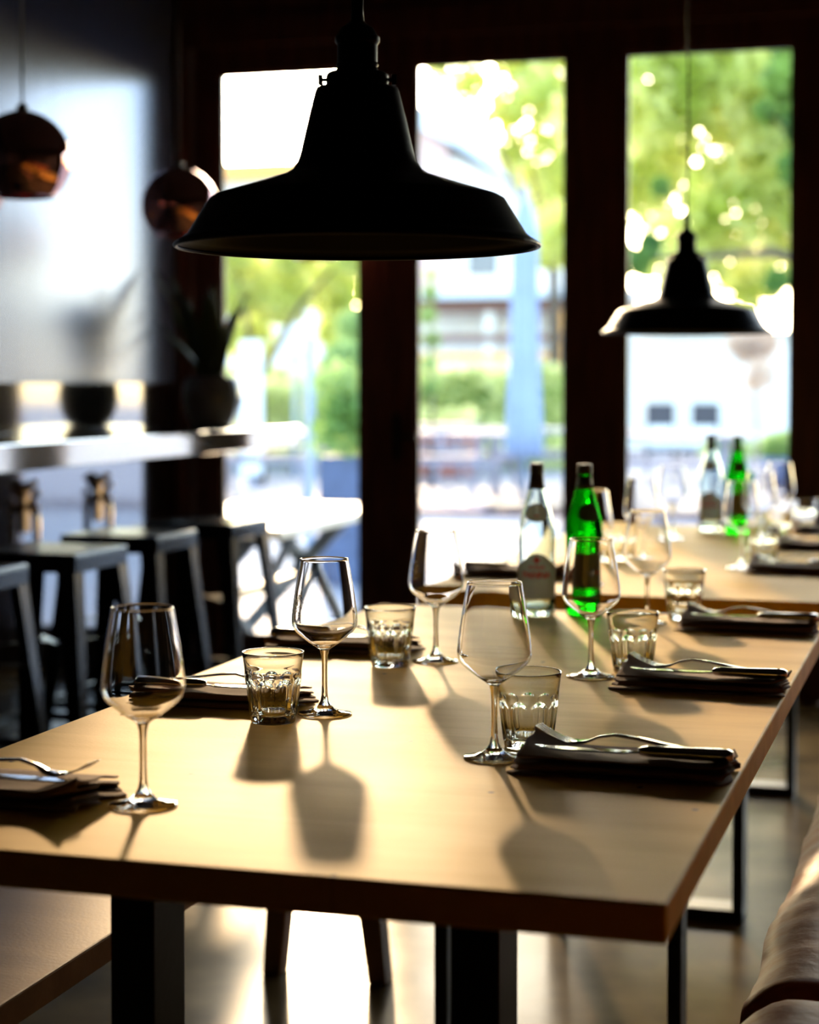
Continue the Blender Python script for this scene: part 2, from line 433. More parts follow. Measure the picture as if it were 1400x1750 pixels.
# ------------------------------------------------------------------ bar stools
def make_stool():
    t = thing('bar_stool', '', 'bar stool', group='black bar stools at the wall counter')
    bm = B()
    s, z = .152, .75
    add_box(bm, (-s, -s, z - .012), (s, s, z))
    fin(bm, 'seat', M['stool'], t, bevel=.012, seg=3)
    bm = B()
    for a in range(4):
        c = Matrix.Rotation(a * PI / 2, 4, 'Z')
        add_box(bm, (-s + .004, -s - .001, z - .05), (s - .004, -s + .004, z - .008), c)
    fin(bm, 'apron', M['stool'], t, bevel=.003)
    for sx in (-1, 1):
        for sy in (-1, 1):
            bm = B()
            # pressed steel angle leg: two wings meeting at the outer corner
            top = Vector((sx * (s - .004), sy * (s - .004), z - .02)); bot = Vector((sx * .215, sy * .215, 0.006))
            for wx, wy in ((1, 0), (0, 1)):
                wt, wb = .052, .03
                a = top; b = top - Vector((sx * wt * wx, sy * wt * wy, 0)); c = bot - Vector((sx * wb * wx, sy * wb * wy, 0)); d = bot
                vs = [bm.verts.new(q) for q in (a, b, c, d)]
                off = Vector((-sx * .004 * wy, -sy * .004 * wx, 0))
                vs2 = [bm.verts.new(v.co + off) for v in vs]
                bm.faces.new(vs); bm.faces.new(vs2[::-1])
                for k in range(4): bm.faces.new((vs[k], vs[(k + 1) % 4], vs2[(k + 1) % 4], vs2[k]))
            lg = fin(bm, 'leg', M['stool'], t)
            bm = B(); add_box(bm, (bot.x - .016, bot.y - .016, 0), (bot.x + .016, bot.y + .016, .014)); fin(bm, 'foot_cap', M['cap_dark'], lg, bevel=.003)
    bm = B(); q = .205
    zz = .26; q = .152 + (.215 - .152) * (1 - zz / .73) - .006
    for a in range(4):
        add_box(bm, (-q, -q - .003, zz - .012), (q, -q + .003, zz + .012), Matrix.Rotation(a * PI / 2, 4, 'Z'))
    fin(bm, 'footrest', M['stool'], t)
    bm = B(); z3 = .5; q = .152 + .063 * (1 - z3 / .73) - .006
    for a in (PI / 4, -PI / 4):
        add_box(bm, (-q * 1.38, -.01, z3 - .002), (q * 1.38, .01, z3 + .002), Matrix.Rotation(a, 4, 'Z'))
    fin(bm, 'cross_brace', M['stool'], t)
    return t
st = make_stool()
slab = ['black metal bar stool nearest the camera, cut by the left picture edge', 'black metal bar stool second from the camera along the counter',
        'black metal bar stool third from the camera along the counter', 'black metal bar stool farthest along the counter, beside the window door']
for i, (x, y, rz) in enumerate(((-2.33, 3.88, .03), (-2.33, 4.43, -.02), (-2.36, 4.98, .02), (-2.33, 5.5, -.03))):
    spawn(st, i > 0, (x, y, 0), rz, slab[i])

# ------------------------------------------------------------------ tables
def make_table(name, y0, y1, lab, wide):
    x0, x1 = -1.109, -.235
    cy = (y0 + y1) / 2; cx = (x0 + x1) / 2
    t = thing(name, lab, 'table', (cx, cy, 0))
    hx, hy = (x1 - x0) / 2, (y1 - y0) / 2
    box('table_top', (-hx, -hy, TZ - .036), (hx, hy, TZ), M['oak'], t, bevel=.003)
    for s, pw, pd in ((-1, wide, .085), (1, .024, .07)):
        fy = s * (hy - .33)
        fr = box('leg_frame_foot', (-.22, fy - pd / 2, 0), (.22, fy + pd / 2, .028), M['black_steel'], t, bevel=.002)
        for sx in (-1, 1):
            a, b_ = sorted((sx * .22, sx * (.22 - pw)))
            box('leg', (a, fy - pd / 2, .0285), (b_, fy + pd / 2, TZ - .0645), M['black_steel'], t, bevel=.002)
        box('leg_frame_rail', (-.22, fy - pd / 2, TZ - .064), (.22, fy + pd / 2, TZ - .0365), M['black_steel'], t, bevel=.002)
    return t
make_table('dining_table', 1.54, 3.49, 'long wooden dining table in the foreground, laid for six under the big lamp', .052)
make_table('dining_table', 3.77, 5.72, 'wooden dining table behind the first one, nearer the window doors', .024)

# bench at the left side of the near table
bn = thing('bench', 'low brown wooden bench along the left side of the near table', 'bench', (-1.235, 2.4, 0))
box('seat', (-.145, -1.4, .412), (.145, 1.12, .45), M['bench_wood'], bn, bevel=.003)
for s, yy in ((-1, -1.2), (1, 1.04)):
    for sx in (-1, 1):
        bm = B()
        top = Vector((.025 + sx * .07, yy, .4115)); bot = Vector((.025 + sx * .112, yy + s * .02, 0))
        vs = []
        for p, wv, dv in ((bot, .019, .024), (top, .028, .03)):
            for a, b_ in ((-1, -1), (1, -1), (1, 1), (-1, 1)): vs.append(bm.verts.new(p + Vector((a * wv, b_ * dv, 0))))
        bm.faces.new(vs[:4][::-1]); bm.faces.new(vs[4:])
        for k in range(4): bm.faces.new((vs[k], vs[(k + 1) % 4], vs[4 + (k + 1) % 4], vs[4 + k]))
        fin(bm, 'leg', M['leg_wood'], bn, bevel=.003)

# leather bench seat at the right
lb = thing('leather_bench', 'brown leather upholstered bench seat at the right edge beside the near table', 'bench', (.09, 2.6, 0))
def cushion(y0, y1, seed):
    bm = B()
    nx, ny = 34, 70
    x0, x1 = -.33, .26
    grid = []
    def P(u, v):
        x = x0 + (x1 - x0) * u; y = y0 + (y1 - y0) * v
        e = min(u, 1 - u) * (x1 - x0); g = min(v, 1 - v) * (y1 - y0)
        z = .482 - .035 * (max(0, 1 - e / .07)) ** 2.2 - .035 * (max(0, 1 - g / .03)) ** 2
        q = noise.noise(Vector((x * 5 + seed, y * 14, 0)))
        k = max(0, 1 - e / .12)
        z += .0025 * q + .0014 * k * math.sin(y * 85 + 4 * noise.noise(Vector((x * 8, y * 6, seed))))
        x += .012 * k * noise.noise(Vector((seed, y * 6, 1))) * (1 if u < .5 else -1)
        return (x, y, z)
    for i in range(nx + 1):
        grid.append([bm.verts.new(P(i / nx, j / ny)) for j in range(ny + 1)])
    for i in range(nx):
        for j in range(ny): bm.faces.new((grid[i][j], grid[i + 1][j], grid[i + 1][j + 1], grid[i][j + 1]))
    # sides down to the base
    rim = [grid[i][0] for i in range(nx + 1)] + [grid[nx][j] for j in range(1, ny + 1)] + [grid[i][ny] for i in range(nx - 1, -1, -1)] + [grid[0][j] for j in range(ny - 1, 0, -1)]
    prev = rim
    cx, cy_ = (x0 + x1) / 2, (y0 + y1) / 2
    for dz, gr in ((.40, 1.012), (.37, 1.01), (.345, .99)):
        cur = []
        for v in rim:
            w_ = .006 * noise.noise(Vector((v.co.x * 9, v.co.y * 16, dz * 20)))
            cur.append(bm.verts.new((cx + (v.co.x - cx) * gr + w_, v.co.y if dz > .35 else cy_ + (v.co.y - cy_) * .998, dz)))
        for k in range(len(rim)):
            j = (k + 1) % len(rim)
            bm.faces.new((prev[k], prev[j], cur[j], cur[k]))
        prev = cur
    bm.faces.new(prev)
    return bm
for i, (a, b_) in enumerate(((-1.75, -.432), (-.428, .798), (.802, 2.0))):
    fin(cushion(a, b_, i * 3.7), 'seat_cushion', M['leather'], lb, smooth=True)
    bm = B()
    if i: add_tube(bm, [(x, a - .002, .452 - (.035 * max(0, 1 - (x + .33) / .07) ** 2)) for x in [-.32 + .05 * k for k in range(11)]], .0035, 6); fin(bm, 'piping', M['leather'], lb, smooth=True)
box('base', (-.22, -1.7, 0), (.24, 1.95, .344), M['dark_wall'], lb)
bm = B(); add_box(bm, (.262, -1.75, .0), (.36, 2.0, .92)); fin(bm, 'backrest', M['leather'], lb, bevel=.03, seg=4)

# ------------------------------------------------------------------ pendant lamps
def make_pendant(name, loc, label, twisted, scale=1.0):
    t = thing(name, label, 'pendant lamp', loc, 0, 'black enamel pendant lamps over the tables')
    prof = [(.2125, 0), (.2115, .004), (.204, .0085), (.1985, .013), (.173, .054), (.166, .058), (.115, .0735), (.086, .083), (.076, .089), (.0695, .098), (.0665, .108), (.058, .145), (.0492, .180), (.0475, .184), (.035, .1855)]
    bm = B(); add_lathe(bm, prof, 96)
    sh = fin(bm, 'lamp_shade', M['lamp_black'], t, smooth=True)
    md = sh.modifiers.new('thick', 'SOLIDIFY'); md.thickness = .0018; md.offset = -1
    bm = B()
    bmesh.ops.create_circle(bm, segments=8, radius=.0028)
    bm.free(); bm = B()
    pts = [(.2125 * math.cos(2 * PI * k / 96), .2125 * math.sin(2 * PI * k / 96), 0) for k in range(97)]
    add_tube(bm, pts, .0028, 8, cap=False); fin(bm, 'rolled_rim', M['lamp_black'], t, smooth=True)
    bm = B(); add_lathe(bm, [(0, .184), (.036, .184), (.0365, .187), (.0365, .199), (.034, .202), (.0, .202)], 40)
    fin(bm, 'collar', M['lamp_black'], t, smooth=False, bevel=.001)
    for a in (PI + YAW, YAW, PI / 2 + YAW):
        bm = B(); add_tube(bm, [(.035 * math.cos(a), .035 * math.sin(a), .194), (.043 * math.cos(a), .043 * math.sin(a), .194)], .0022, 8)
        add_tube(bm, [(.043 * math.cos(a), .043 * math.sin(a), .188), (.043 * math.cos(a), .043 * math.sin(a), .2)], .003, 8)
        fin(bm, 'thumb_screw', M['lamp_black'], t, smooth=False)
    bm = B(); add_lathe(bm, [(0, .202), (.0235, .202), (.025, .205), (.0235, .208), (.025, .211), (.0235, .214), (.0235, .234), (.0262, .238), (.0262, .243), (.0235, .246), (.019, .254), (.011, .259), (.0085, .262), (0, .262)], 40)
    fin(bm, 'socket', M['lamp_black'], t, smooth=False)
    bm = B(); add_lathe(bm, [(0, .261), (.0082, .261), (.0072, .275), (.0072, .296), (.004, .302), (0, .302)], 24); fin(bm, 'cable_grip', M['lamp_black'], t, smooth=True)
    top = HC - loc[2]
    bm = B()
    if twisted:
        for ph in (0, PI):
            n = 240
            add_tube(bm, [(.0017 * math.cos(ph + k * .75) + .004 * math.sin(k / n * 9) * (1 - k / n), .0017 * math.sin(ph + k * .75), .3 + (top - .3) * k / n) for k in range(n + 1)], .0017, 6)
    else:
        add_tube(bm, [(0, 0, .3), (.001, 0, .7), (0, 0, top)], .0035, 8)
    fin(bm, 'cord', M['lamp_black'], t, smooth=True)
    return t
lp1 = onY(611, 421, 2.06); lp2 = onY(1173, 568, 4.69)
make_pendant('pendant_lamp', tuple(lp1), 'large looking black enamel factory pendant lamp hanging over the near table', False)
make_pendant('pendant_lamp', tuple(lp2), 'smaller looking black enamel pendant lamp on a twisted cord over the far table', True)

# copper globe pendants
def make_globe():
    t = thing('copper_globe_lamp', '', 'pendant lamp', group='copper globe lamps over the counter')
    r = .125
    prof = [(r * math.sin(a), -r * math.cos(a)) for a in [R(38) + (PI - R(38)) * k / 36 for k in range(36)]] + [(.009, r * .997)]
    bm = B(); add_lathe(bm, prof, 64)
    g = fin(bm, 'lamp_shade', M['copper'], t, smooth=True)
    md = g.modifiers.new('thick', 'SOLIDIFY'); md.thickness = .0015; md.offset = -1
    bm = B(); add_lathe(bm, [(0, r - .002), (.017, r - .002), (.014, r + .012), (.006, r + .02), (0, r + .02)], 20); fin(bm, 'cap', M['cap_dark'], t, smooth=True)
    bm = B(); add_tube(bm, [(0, 0, r + .015), (0, 0, HC - 1.77)], .0035, 8); fin(bm, 'cord', M['cap_dark'], t, smooth=True)
    return t
gb = make_globe()
for i, (x, y, lab) in enumerate(((-2.34, 4.31, 'mirror copper globe lamp hanging at upper left before the pale wall'), (-2.81, 4.81, 'copper globe lamp cut by the left picture edge, only its rim showing'),
                                 (-2.46, 5.58, 'copper globe lamp half hidden behind the left rim of the big black lamp'), (-2.42, 6.78, 'copper globe lamp nearest the window, hidden behind the big black lamp'))):
    spawn(gb, i > 0, (x, y, 1.77), 0, lab)

# ------------------------------------------------------------------ wine glasses
def dense(pts, k=5):
    out = []
    P = [pts[0]] + list(pts) + [pts[-1]]
    for i in range(1, len(P) - 2):
        p0, p1, p2, p3 = [Vector((q[0], q[1])) for q in P[i - 1:i + 3]]
        for j in range(k):
            t = j / k
            q = .5 * ((2 * p1) + (-p0 + p2) * t + (2 * p0 - 5 * p1 + 4 * p2 - p3) * t * t + (-p0 + 3 * p1 - 3 * p2 + p3) * t ** 3)
            out.append((max(0, q.x), q.y))
    out.append(tuple(pts[-1]))
    return out
def offset_in(pts, d):
    out = []
    for i, p in enumerate(pts):
        a = Vector(pts[max(0, i - 1)]); b = Vector(pts[min(len(pts) - 1, i + 1)])
        t = (b - a).normalized(); n = Vector((-t.y, t.x))
        if n.x > 0 and t.y > 0: n = -n
        out.append((max(0, p[0] + n.x * d), p[1] + n.y * d))
    return out
def make_wine():
    t = thing('wine_glass', '', 'wine glass', group='empty wine glasses laid on the tables')
    # foot: closed except at the stem joint
    bm = B(); add_lathe(bm, [(0, 0.0012), (.020, .0006), (.0352, 0), (.0362, .0008), (.0362, .0018), (.035, .0026), (.024, .0042), (.014, .0075), (.0085, .013)], 56)
    fin(bm, 'foot', M['glass'], t, smooth=True)
    bm = B(); add_lathe(bm, [(.0085, .013), (.0056, .018), (.0042, .026), (.0036, .04), (.0036, .066), (.0042, .078), (.0062, .086)], 32)
    fin(bm, 'stem', M['glass'], t, smooth=True)
    outer = [(.0062, .086), (.0105, .0895), (.0195, .0955), (.030, .1035), (.038, .1105), (.0420, .1165), (.0437, .123), (.0436, .130), (.0424, .142), (.0395, .163), (.0355, .187), (.0322, .2068)]
    outer = dense(outer, 5)
    shell = [p for p in outer if p[1] > .0925]
    inner = offset_in(shell, .0009)
    inner = [p for p in inner if p[1] > .0945][::-1]
    r0, z0 = inner[-1]
    inner += [(r0 * .75, z0 - .0016), (r0 * .5, z0 - .0027), (r0 * .25, z0 - .0033), (0, z0 - .0035)]
    rim = [(outer[-1][0] - .0001, .2073), (outer[-1][0] - .00045, .2075), (outer[-1][0] - .0008, .2073)]
    bm = B(); add_lathe(bm, outer + rim + inner, 96)
    fin(bm, 'bowl', M['glass'], t, smooth=True)
    return t
# fix normals: each lathe part is open, so orient by construction
def orient(o, centre_fn=None):
    pass
wine = make_wine()
WG = 'empty wine glasses laid on the tables'
glasses = [
 (245, 1377, 'empty wine glass at the front left of the near table, beside the cut-off napkin'),
 (555, 1221, 'empty wine glass with an etched crest, standing right of the left water tumbler'),
 (745, 1131, 'empty wine glass at the back left of the near table before the middle door'),
 (845, 1296, 'empty wine glass at the front right, overlapping the tumbler behind it'),
 (1010, 1157, 'empty wine glass in front of the near green bottle'),
 (1106, 1066, 'empty wine glass at the far right corner of the near table'),
 (1013, 999, 'wine glass on the far table, half hidden behind the near green bottle'),
 (1097, 961, 'blurred wine glass on the far table, behind the far right glass of the near table'),
 (1149, 921, 'blurred wine glass on the far table, directly below the small lamp'),
 (1267, 972, 'blurred wine glass standing in front of the far green bottle'),
 (1299, 940, 'blurred wine glass right of the far green bottle'),
 (1332, 910, 'blurred wine glass farthest right on the far table'),
]
G = []
for i, (px, py, lab) in enumerate(glasses):
    p = onZ(px, py, TZ)
    G.append(spawn(wine, i > 0, (p.x, p.y, TZ + .0004), random.uniform(0, 6), lab))
# etched crest on the bowls
def text_mesh(s, size, bold=0):
    cu = bpy.data.curves.new('txt', 'FONT'); cu.body = s; cu.size = size; cu.align_x = 'CENTER'; cu.align_y = 'CENTER'; cu.resolution_u = 3; cu.offset = bold
    o = bpy.data.objects.new('txt', cu); col.objects.link(o)
    dg = bpy.context.evaluated_depsgraph_get()
    me = bpy.data.meshes.new_from_object(o.evaluated_get(dg))
    bpy.data.objects.remove(o); bpy.data.curves.remove(cu)
    return me
def wrap(me, rad_fn, ang0, z0):
    for v in me.vertices:
        x, y = v.co.x, v.co.y
        r = rad_fn(z0 + y); a = ang0 + x / r
        v.co = (r * math.cos(a), r * math.sin(a), z0 + y)
    me.update(); return me
def bowl_r(z): return .0442 - max(0, z - .132) * .13
def crest_bm():
    bm = B(); rr = random.Random(5)
    for k in range(70):
        y = rr.uniform(-.0115, .0115); wd = .0065 * math.sqrt(max(0, 1 - (y / .0125) ** 2)) + .001
        x = rr.uniform(-wd, wd); s = rr.uniform(.0005, .0011); a = rr.uniform(0, 6)
        vs = [bm.verts.new((x + s * math.cos(a + q), y + s * (1.6 if q % 2 else .6) * math.sin(a + q), 0)) for q in (0, 1.57, 3.14, 4.71)]
        bm.faces.new(vs)
    return bm
for gi, px_side in ((1, -1), (2, -1)):
    g = G[gi]; g.rotation_euler = (0, 0, 0)
    base = math.atan2(-g.location.y, -g.location.x) - R(54)   # left flank as seen from the room
    me = bpy.data.meshes.new('crest'); cb = crest_bm(); cb.to_mesh(me); cb.free()
    wrap(me, bowl_r, base, .150); link('etched_crest', me, M['etch'], g)
    me = text_mesh('TSILLERT', .0042); me.materials.clear(); wrap(me, bowl_r, base + .05, .1345); link('etched_lettering', me, M['etch'], g)

# ------------------------------------------------------------------ tumblers
def make_tumbler():
    t = None
    bm = B(); N = 9
    def fn(r, z, a, i):
        if i >= NOUT or z > .062: return r
        # flutes with arched tops
        ph = (a * N / (2 * PI)) % 1.0
        c = abs(ph - .5) * 2            # 0 centre of flute, 1 ridge
        arch = .058 - .011 * c ** 2.4
        if z > arch or z < .007: return r
        k = min(1, (arch - z) / .004) * min(1, (z - .007) / .003)
        return r - .0030 * k * (1 - c ** 2.6)
    outer = [(0, .0015), (.020, .0015), (.025, 0), (.0285, .0005), (.0292, .003), (.0295, .007)]
    for k in range(1, 22):
        z = .007 + k * (.062 - .007) / 21; outer.append((.0295 + (.0372 - .0295) * (z / .062) ** .9 * 1.0, z))
    outer += [(.0368, .064), (.0372, .070), (.0392, .085), (.0402, .0905), (.0400, .0918)]
    NOUT = len(outer)
    inner = [(.0390, .0918), (.0384, .0905), (.0372, .085), (.0350, .070), (.0335, .060), (.0305, .035), (.0275, .0145), (.022, .0105), (.012, .0095), (0, .0092)]
    add_lathe(bm, outer + inner, 144, fn=fn)
    o = fin(bm, 'water_tumbler', M['tumbler'], None, smooth=True)
    tag(o, '', 'tumbler', 'empty fluted water tumblers laid on the tables')
    return o
tb = make_tumbler()
tumblers = [
 (467, 1234, 'fluted glass tumbler at left, in front of the folded napkin on the near table'),
 (667, 1138, 'fluted glass tumbler between the two left wine glasses at the back of the near table'),
 (903, 1276, 'fluted glass tumbler behind the front right wine glass'),
 (1081, 1148, 'fluted glass tumbler right of the wine glass before the green bottle'),
 (1169, 1058, 'fluted glass tumbler at the far right corner of the near table'),
 (1055, 957, 'blurred tumbler on the far table behind the near green bottle'),
 (1306, 962, 'blurred tumbler on the far table beside the nearest right napkin'),
 (1330, 933, 'blurred tumbler on the far table beside the middle right napkin'),
 (1373, 906, 'blurred tumbler at the far right end of the far table'),
]
for i, (px, py, lab) in enumerate(tumblers):
    p = onZ(px, py, TZ)
    spawn(tb, i > 0, (p.x, p.y, TZ + .0004), random.uniform(0, .6), lab)

# ------------------------------------------------------------------ bottles
bprof = [(0, .004), (.022, .002), (.030, 0), (.0345, .003), (.0355, .010), (.0352, .06), (.0348, .105), (.0352, .125), (.0358, .14), (.0352, .155), (.0325, .175), (.0272, .197), (.0212, .218), (.0158, .238), (.0132, .250), (.0122, .262), (.0122, .272), (0, .272)]
def prof_r(z, extra=.0006):
    for (r0, z0), (r1, z1) in zip(bprof[4:], bprof[5:]):
        if z0 <= z <= z1: return r0 + (r1 - r0) * (z - z0) / max(1e-6, z1 - z0) + extra
    return .0355 + extra
def patch(top_fn, bot_fn, A, n=36, m=14, extra=.0006):
    bm = B(); rows = []
    for i in range(n + 1):
        a = -A + 2 * A * i / n
        zt, zb = top_fn(a / A), bot_fn(a / A)
        rows.append([bm.verts.new((prof_r(z, extra) * math.cos(a), prof_r(z, extra) * math.sin(a), z)) for z in [zb + (zt - zb) * j / m for j in range(m + 1)]])
    for a_, b_ in zip(rows, rows[1:]):
        for j in range(m): bm.faces.new((a_[j], b_[j], b_[j + 1], a_[j + 1]))
    return bm
def star4(bm, r_, n=8, inner=.45):
    vs = [bm.verts.new(((r_ if k % 2 == 0 else r_ * inner) * math.sin(PI * k / n * 1.0 * 2 / 2 * 1), (r_ if k % 2 == 0 else r_ * inner) * math.cos(PI * k / n), 0)) for k in range(2 * n)]
    bm.faces.new(vs)
def NOUTF(p, n): return n * (len(p) - 1)
def make_bottle(name, label, loc, face, green):
    t = thing(name, label, 'bottle', loc, face, None)
    bm = B()
    if green: add_lathe(bm, bprof, 56)
    else:
        ins = [(max(.0002, r_ - .0028), z_) for r_, z_ in bprof[4:-1]]
        ins[0] = (ins[0][0], .012); ins[-1] = (ins[-1][0], .2695)
        add_lathe(bm, bprof, 56); add_lathe(bm, [(0, .0085), (.024, .009)] + ins + [(0, .2695)], 56)
    bo = fin(bm, 'bottle_body', M['green_bottle' if green else 'clear_bottle'], t, smooth=True)
    if not green:
        # the inner surface faces inwards
        bb = bmesh.new(); bb.from_mesh(bo.data)
        def rad(f): c = f.calc_center_median(); return math.hypot(c.x, c.y), c.z
        fl = []
        for f in bb.faces:
            r_, z_ = rad(f); n_ = f.normal.x * f.calc_center_median().x + f.normal.y * f.calc_center_median().y
            if f.index >= NOUTF(bprof, 56): fl.append(f)
        bmesh.ops.reverse_faces(bb, faces=fl); bb.to_mesh(bo.data); bb.free()
    bm = B()
    if green:
        add_lathe(bm, [(0, .2722), (.0128, .2722), (.0142, .266), (.0142, .270), (.0138, .284), (.012, .286), (0, .286)], 24)
        fin(bm, 'cap', M['cap_dark'], t)
        bm = B(); add_lathe(bm, [(.0131, .262), (.0146, .250), (.0166, .2385), (.0164, .2385), (.0144, .250), (.0129, .262)], 32); fin(bm, 'neck_foil', M['foil'], t, smooth=True)
    else:
        add_lathe(bm, [(0, .2722), (.0135, .2722), (.0145, .273), (.0145, .276), (.0132, .278), (.0132, .286), (.012, .288), (0, .288)], 24)
        fin(bm, 'cap', M['cap_dark'], t)
        bm = B(); add_lathe(bm, [(.0128, .2718), (.0130, .262), (.0145, .249), (.0165, .2395), (.0163, .2395), (.0142, .249), (.0126, .262), (.0124, .2718)], 32); fin(bm, 'neck_sleeve', M['cap_dark'], t, smooth=True)
    # labels
    if green:
        bm = patch(lambda s: .118, lambda s: .052, 1.9); lb_ = fin(bm, 'label', M['label_green'], t, smooth=True)
        bm = patch(lambda s: .195 + .018 * math.sqrt(max(0, 1 - s * s)), lambda s: .195 - .018 * math.sqrt(max(0, 1 - s * s)), .75); nl = fin(bm, 'neck_label', M['label_green'], t, smooth=True)
    else:
        bm = patch(lambda s: .098 + .022 * max(0, math.cos(min(1, abs(s) * 1.9) * PI / 2)) ** 1.0, lambda s: .033, 1.9); lb_ = fin(bm, 'label', M['label'], t, smooth=True)
        bm = patch(lambda s: .196 + .0175 * math.sqrt(max(0, 1 - s * s)), lambda s: .196 - .0175 * math.sqrt(max(0, 1 - s * s)), .85); nl = fin(bm, 'neck_label', M['label'], t, smooth=True)
    rf = lambda z: prof_r(z, .0012)
    def mark(bm, ang, z, parent, nm):
        me = bpy.data.meshes.new(nm); bm.to_mesh(me); bm.free(); wrap(me, rf, ang, z); link(nm, me, M['red'], parent)
    if green:
        bm = B(); vs = [bm.verts.new((.0055 * (1 if k % 2 == 0 else .42) * math.sin(PI * k / 5), .0055 * (1 if k % 2 == 0 else .42) * math.cos(PI * k / 5), 0)) for k in range(10)]; bm.faces.new(vs)
        mark(bm, .5, .082, lb_, 'red_star')
    else:
        bm = B(); vs = [bm.verts.new((.0085 * (1 if k % 2 == 0 else .5) * math.sin(PI * k / 4), .0095 * (1 if k % 2 == 0 else .5) * math.cos(PI * k / 4), 0)) for k in range(8)]; bm.faces.new(vs)
        mark(bm, 0, .1075, lb_, 'red_emblem')
        for s, sz, z in (('ACQUA', .0088, .0935), ('PANNA', .0168, .0785)):
            me = text_mesh(s, sz, sz * .035); me.materials.clear(); wrap(me, rf, 0, z); link('red_lettering', me, M['red'], lb_)
        bm = B(); add_box(bm, (-.005, -.0012, 0), (.005, .0012, .0001)); mark(bm, 0, .19, nl, 'red_mark')
    return t
def face_cam(p, off=0): return math.atan2(-p.y, -p.x) + off
for px, py, gr, off, nm, lab in (
    (917, 1051, False, 0, 'water_bottle', 'clear water bottle with red lettered label at the end of the near table'),
    (999, 1049, True, .3, 'water_bottle', 'green glass water bottle at the end of the near table, beside the clear bottle'),
    (1215, 907, False, -.1, 'water_bottle', 'blurred clear water bottle on the far table before the right door'),
    (1260, 911, True, .2, 'water_bottle', 'blurred green glass water bottle on the far table, beside the clear one')):
    p = onZ(px, py, TZ)
    if p.y > 3.45 and p.y < 3.6: p.y = 3.45
    make_bottle(nm, lab, (p.x, p.y, TZ + .0004), face_cam(p, off), gr)

# ------------------------------------------------------------------ napkins and cutlery
def make_napkin(seed):
    rr = random.Random(seed)
    bm = B(); nx = 40; L = .235; W = .10
    prof = []
    layers = 4
    for k in range(layers):
        z = .002 + k * .0052
        ys = [(-W / 2 + W * j / 10) for j in range(11)]
        if k % 2: ys = ys[::-1]
        ys2 = ys if k in (0,) else ys
        prof += [(y * (1 - .03 * k), z + .0012 * math.sin(y * 60 + k)) for y in ys2]
        if k < layers - 1:
            e = ys[-1] * (1 - .03 * k); s = 1 if e > 0 else -1
            prof += [(e + s * .003, z + .0026)]
    rows = []
    for i in range(nx + 1):
        u = i / nx; x = -L / 2 + L * u
        row = []
        for j, (y, z) in enumerate(prof):
            lay = z / .02
            curl = max(0, (.22 - u) / .22)
            fan = curl ** 1.5
            zz = z + .024 * fan * lay * max(0, y / W + .45) + .0022 * noise.noise(Vector((x * 18 + seed, y * 20, lay))) * lay
            yy = y * (1 + .12 * fan * (1 - lay)) + .004 * noise.noise(Vector((x * 9, seed, lay * 2)))
            zz += .006 * lay * max(0, (u - .93) / .07) ** 2
            xx = x - .012 * (1 - lay) * fan * math.sin(j * 1.3) - .004 * math.sin(j * .9 + seed) * (1 if u > .9 else 0)
            zz += lay * .010 * max(0, abs(y) / (W / 2) - .72) * 1.2
            row.append(bm.verts.new((xx, yy, max(.0012, zz))))
        rows.append(row)
    for a, b_ in zip(rows, rows[1:]):
        for j in range(len(prof) - 1): bm.faces.new((a[j], b_[j], b_[j + 1], a[j + 1]))
    o = fin(bm, 'folded_napkin', M['napkin'], None, smooth=True)
    md = o.modifiers.new('thick', 'SOLIDIFY'); md.thickness = .0018; md.offset = 0
    tag(o, '', 'napkin', 'brown folded napkins laid on the tables')
    return o
def ribbon(bm, pts, th):
    """pts: (x, y, z, halfwidth)"""
    rows = []
    for x, y, z, h in pts:
        rows.append([bm.verts.new((x, y - h, z)), bm.verts.new((x, y + h, z)), bm.verts.new((x, y + h * .8, z + th)), bm.verts.new((x, y - h * .8, z + th))])
    for a, b_ in zip(rows, rows[1:]):
        for k in range(4): bm.faces.new((a[k], a[(k + 1) % 4], b_[(k + 1) % 4], b_[k]))
    bm.faces.new(rows[0]); bm.faces.new(rows[-1][::-1])
def make_fork():
    t = thing('fork', '', 'fork', group='steel forks on the napkins')
    bm = B()
    ribbon(bm, [(.100, 0, .000, .008), (.096, 0, .001, .010), (.06, 0, .006, .0085), (.02, 0, .012, .005), (-.005, 0, .014, .0032), (-.025, 0, .010, .0034), (-.038, 0, .004, .0075), (-.05, 0, .002, .0118), (-.058, 0, .0025, .0122)], .0028)
    fin(bm, 'handle', M['cutlery'], t, smooth=True)
    for k in range(4):
        y = -.0098 + k * .00653
        bm = B(); ribbon(bm, [(-.057, y, .0025, .0019), (-.07, y, .006, .0017), (-.085, y, .012, .0015), (-.098, y * .96, .0195, .0008)], .0018)
        fin(bm, 'tine', M['cutlery'], t, smooth=True)
    return t
def make_knife():
    t = thing('knife', '', 'knife', group='steel knives on the napkins')
    bm = B(); ribbon(bm, [(-.115, 0, .005, .001), (-.11, 0, .004, .005), (-.09, 0, .003, .009), (-.05, 0, .003, .0098), (-.012, 0, .003, .009), (-.004, 0, .0035, .005), (.006, 0, .004, .004)], .0016)
    fin(bm, 'blade', M['cutlery'], t, smooth=False)
    bm = B(); add_lathe(bm, [(0, -.001), (.004, .0), (.0062, .004), (.0078, .012), (.0082, .05), (.0092, .09), (.0088, .1), (.006, .105), (0, .106)], 20)
    bmesh.ops.transform(bm, matrix=Matrix.Translation((.004, 0, .0068)) @ Matrix.Rotation(PI / 2, 4, 'Y'), verts=bm.verts)
    bmesh.ops.scale(bm, vec=(1, 1.15, .85), verts=bm.verts)
    fin(bm, 'handle', M['cutlery'], t, smooth=True)
    return t
fork, knife = make_fork(), make_knife()
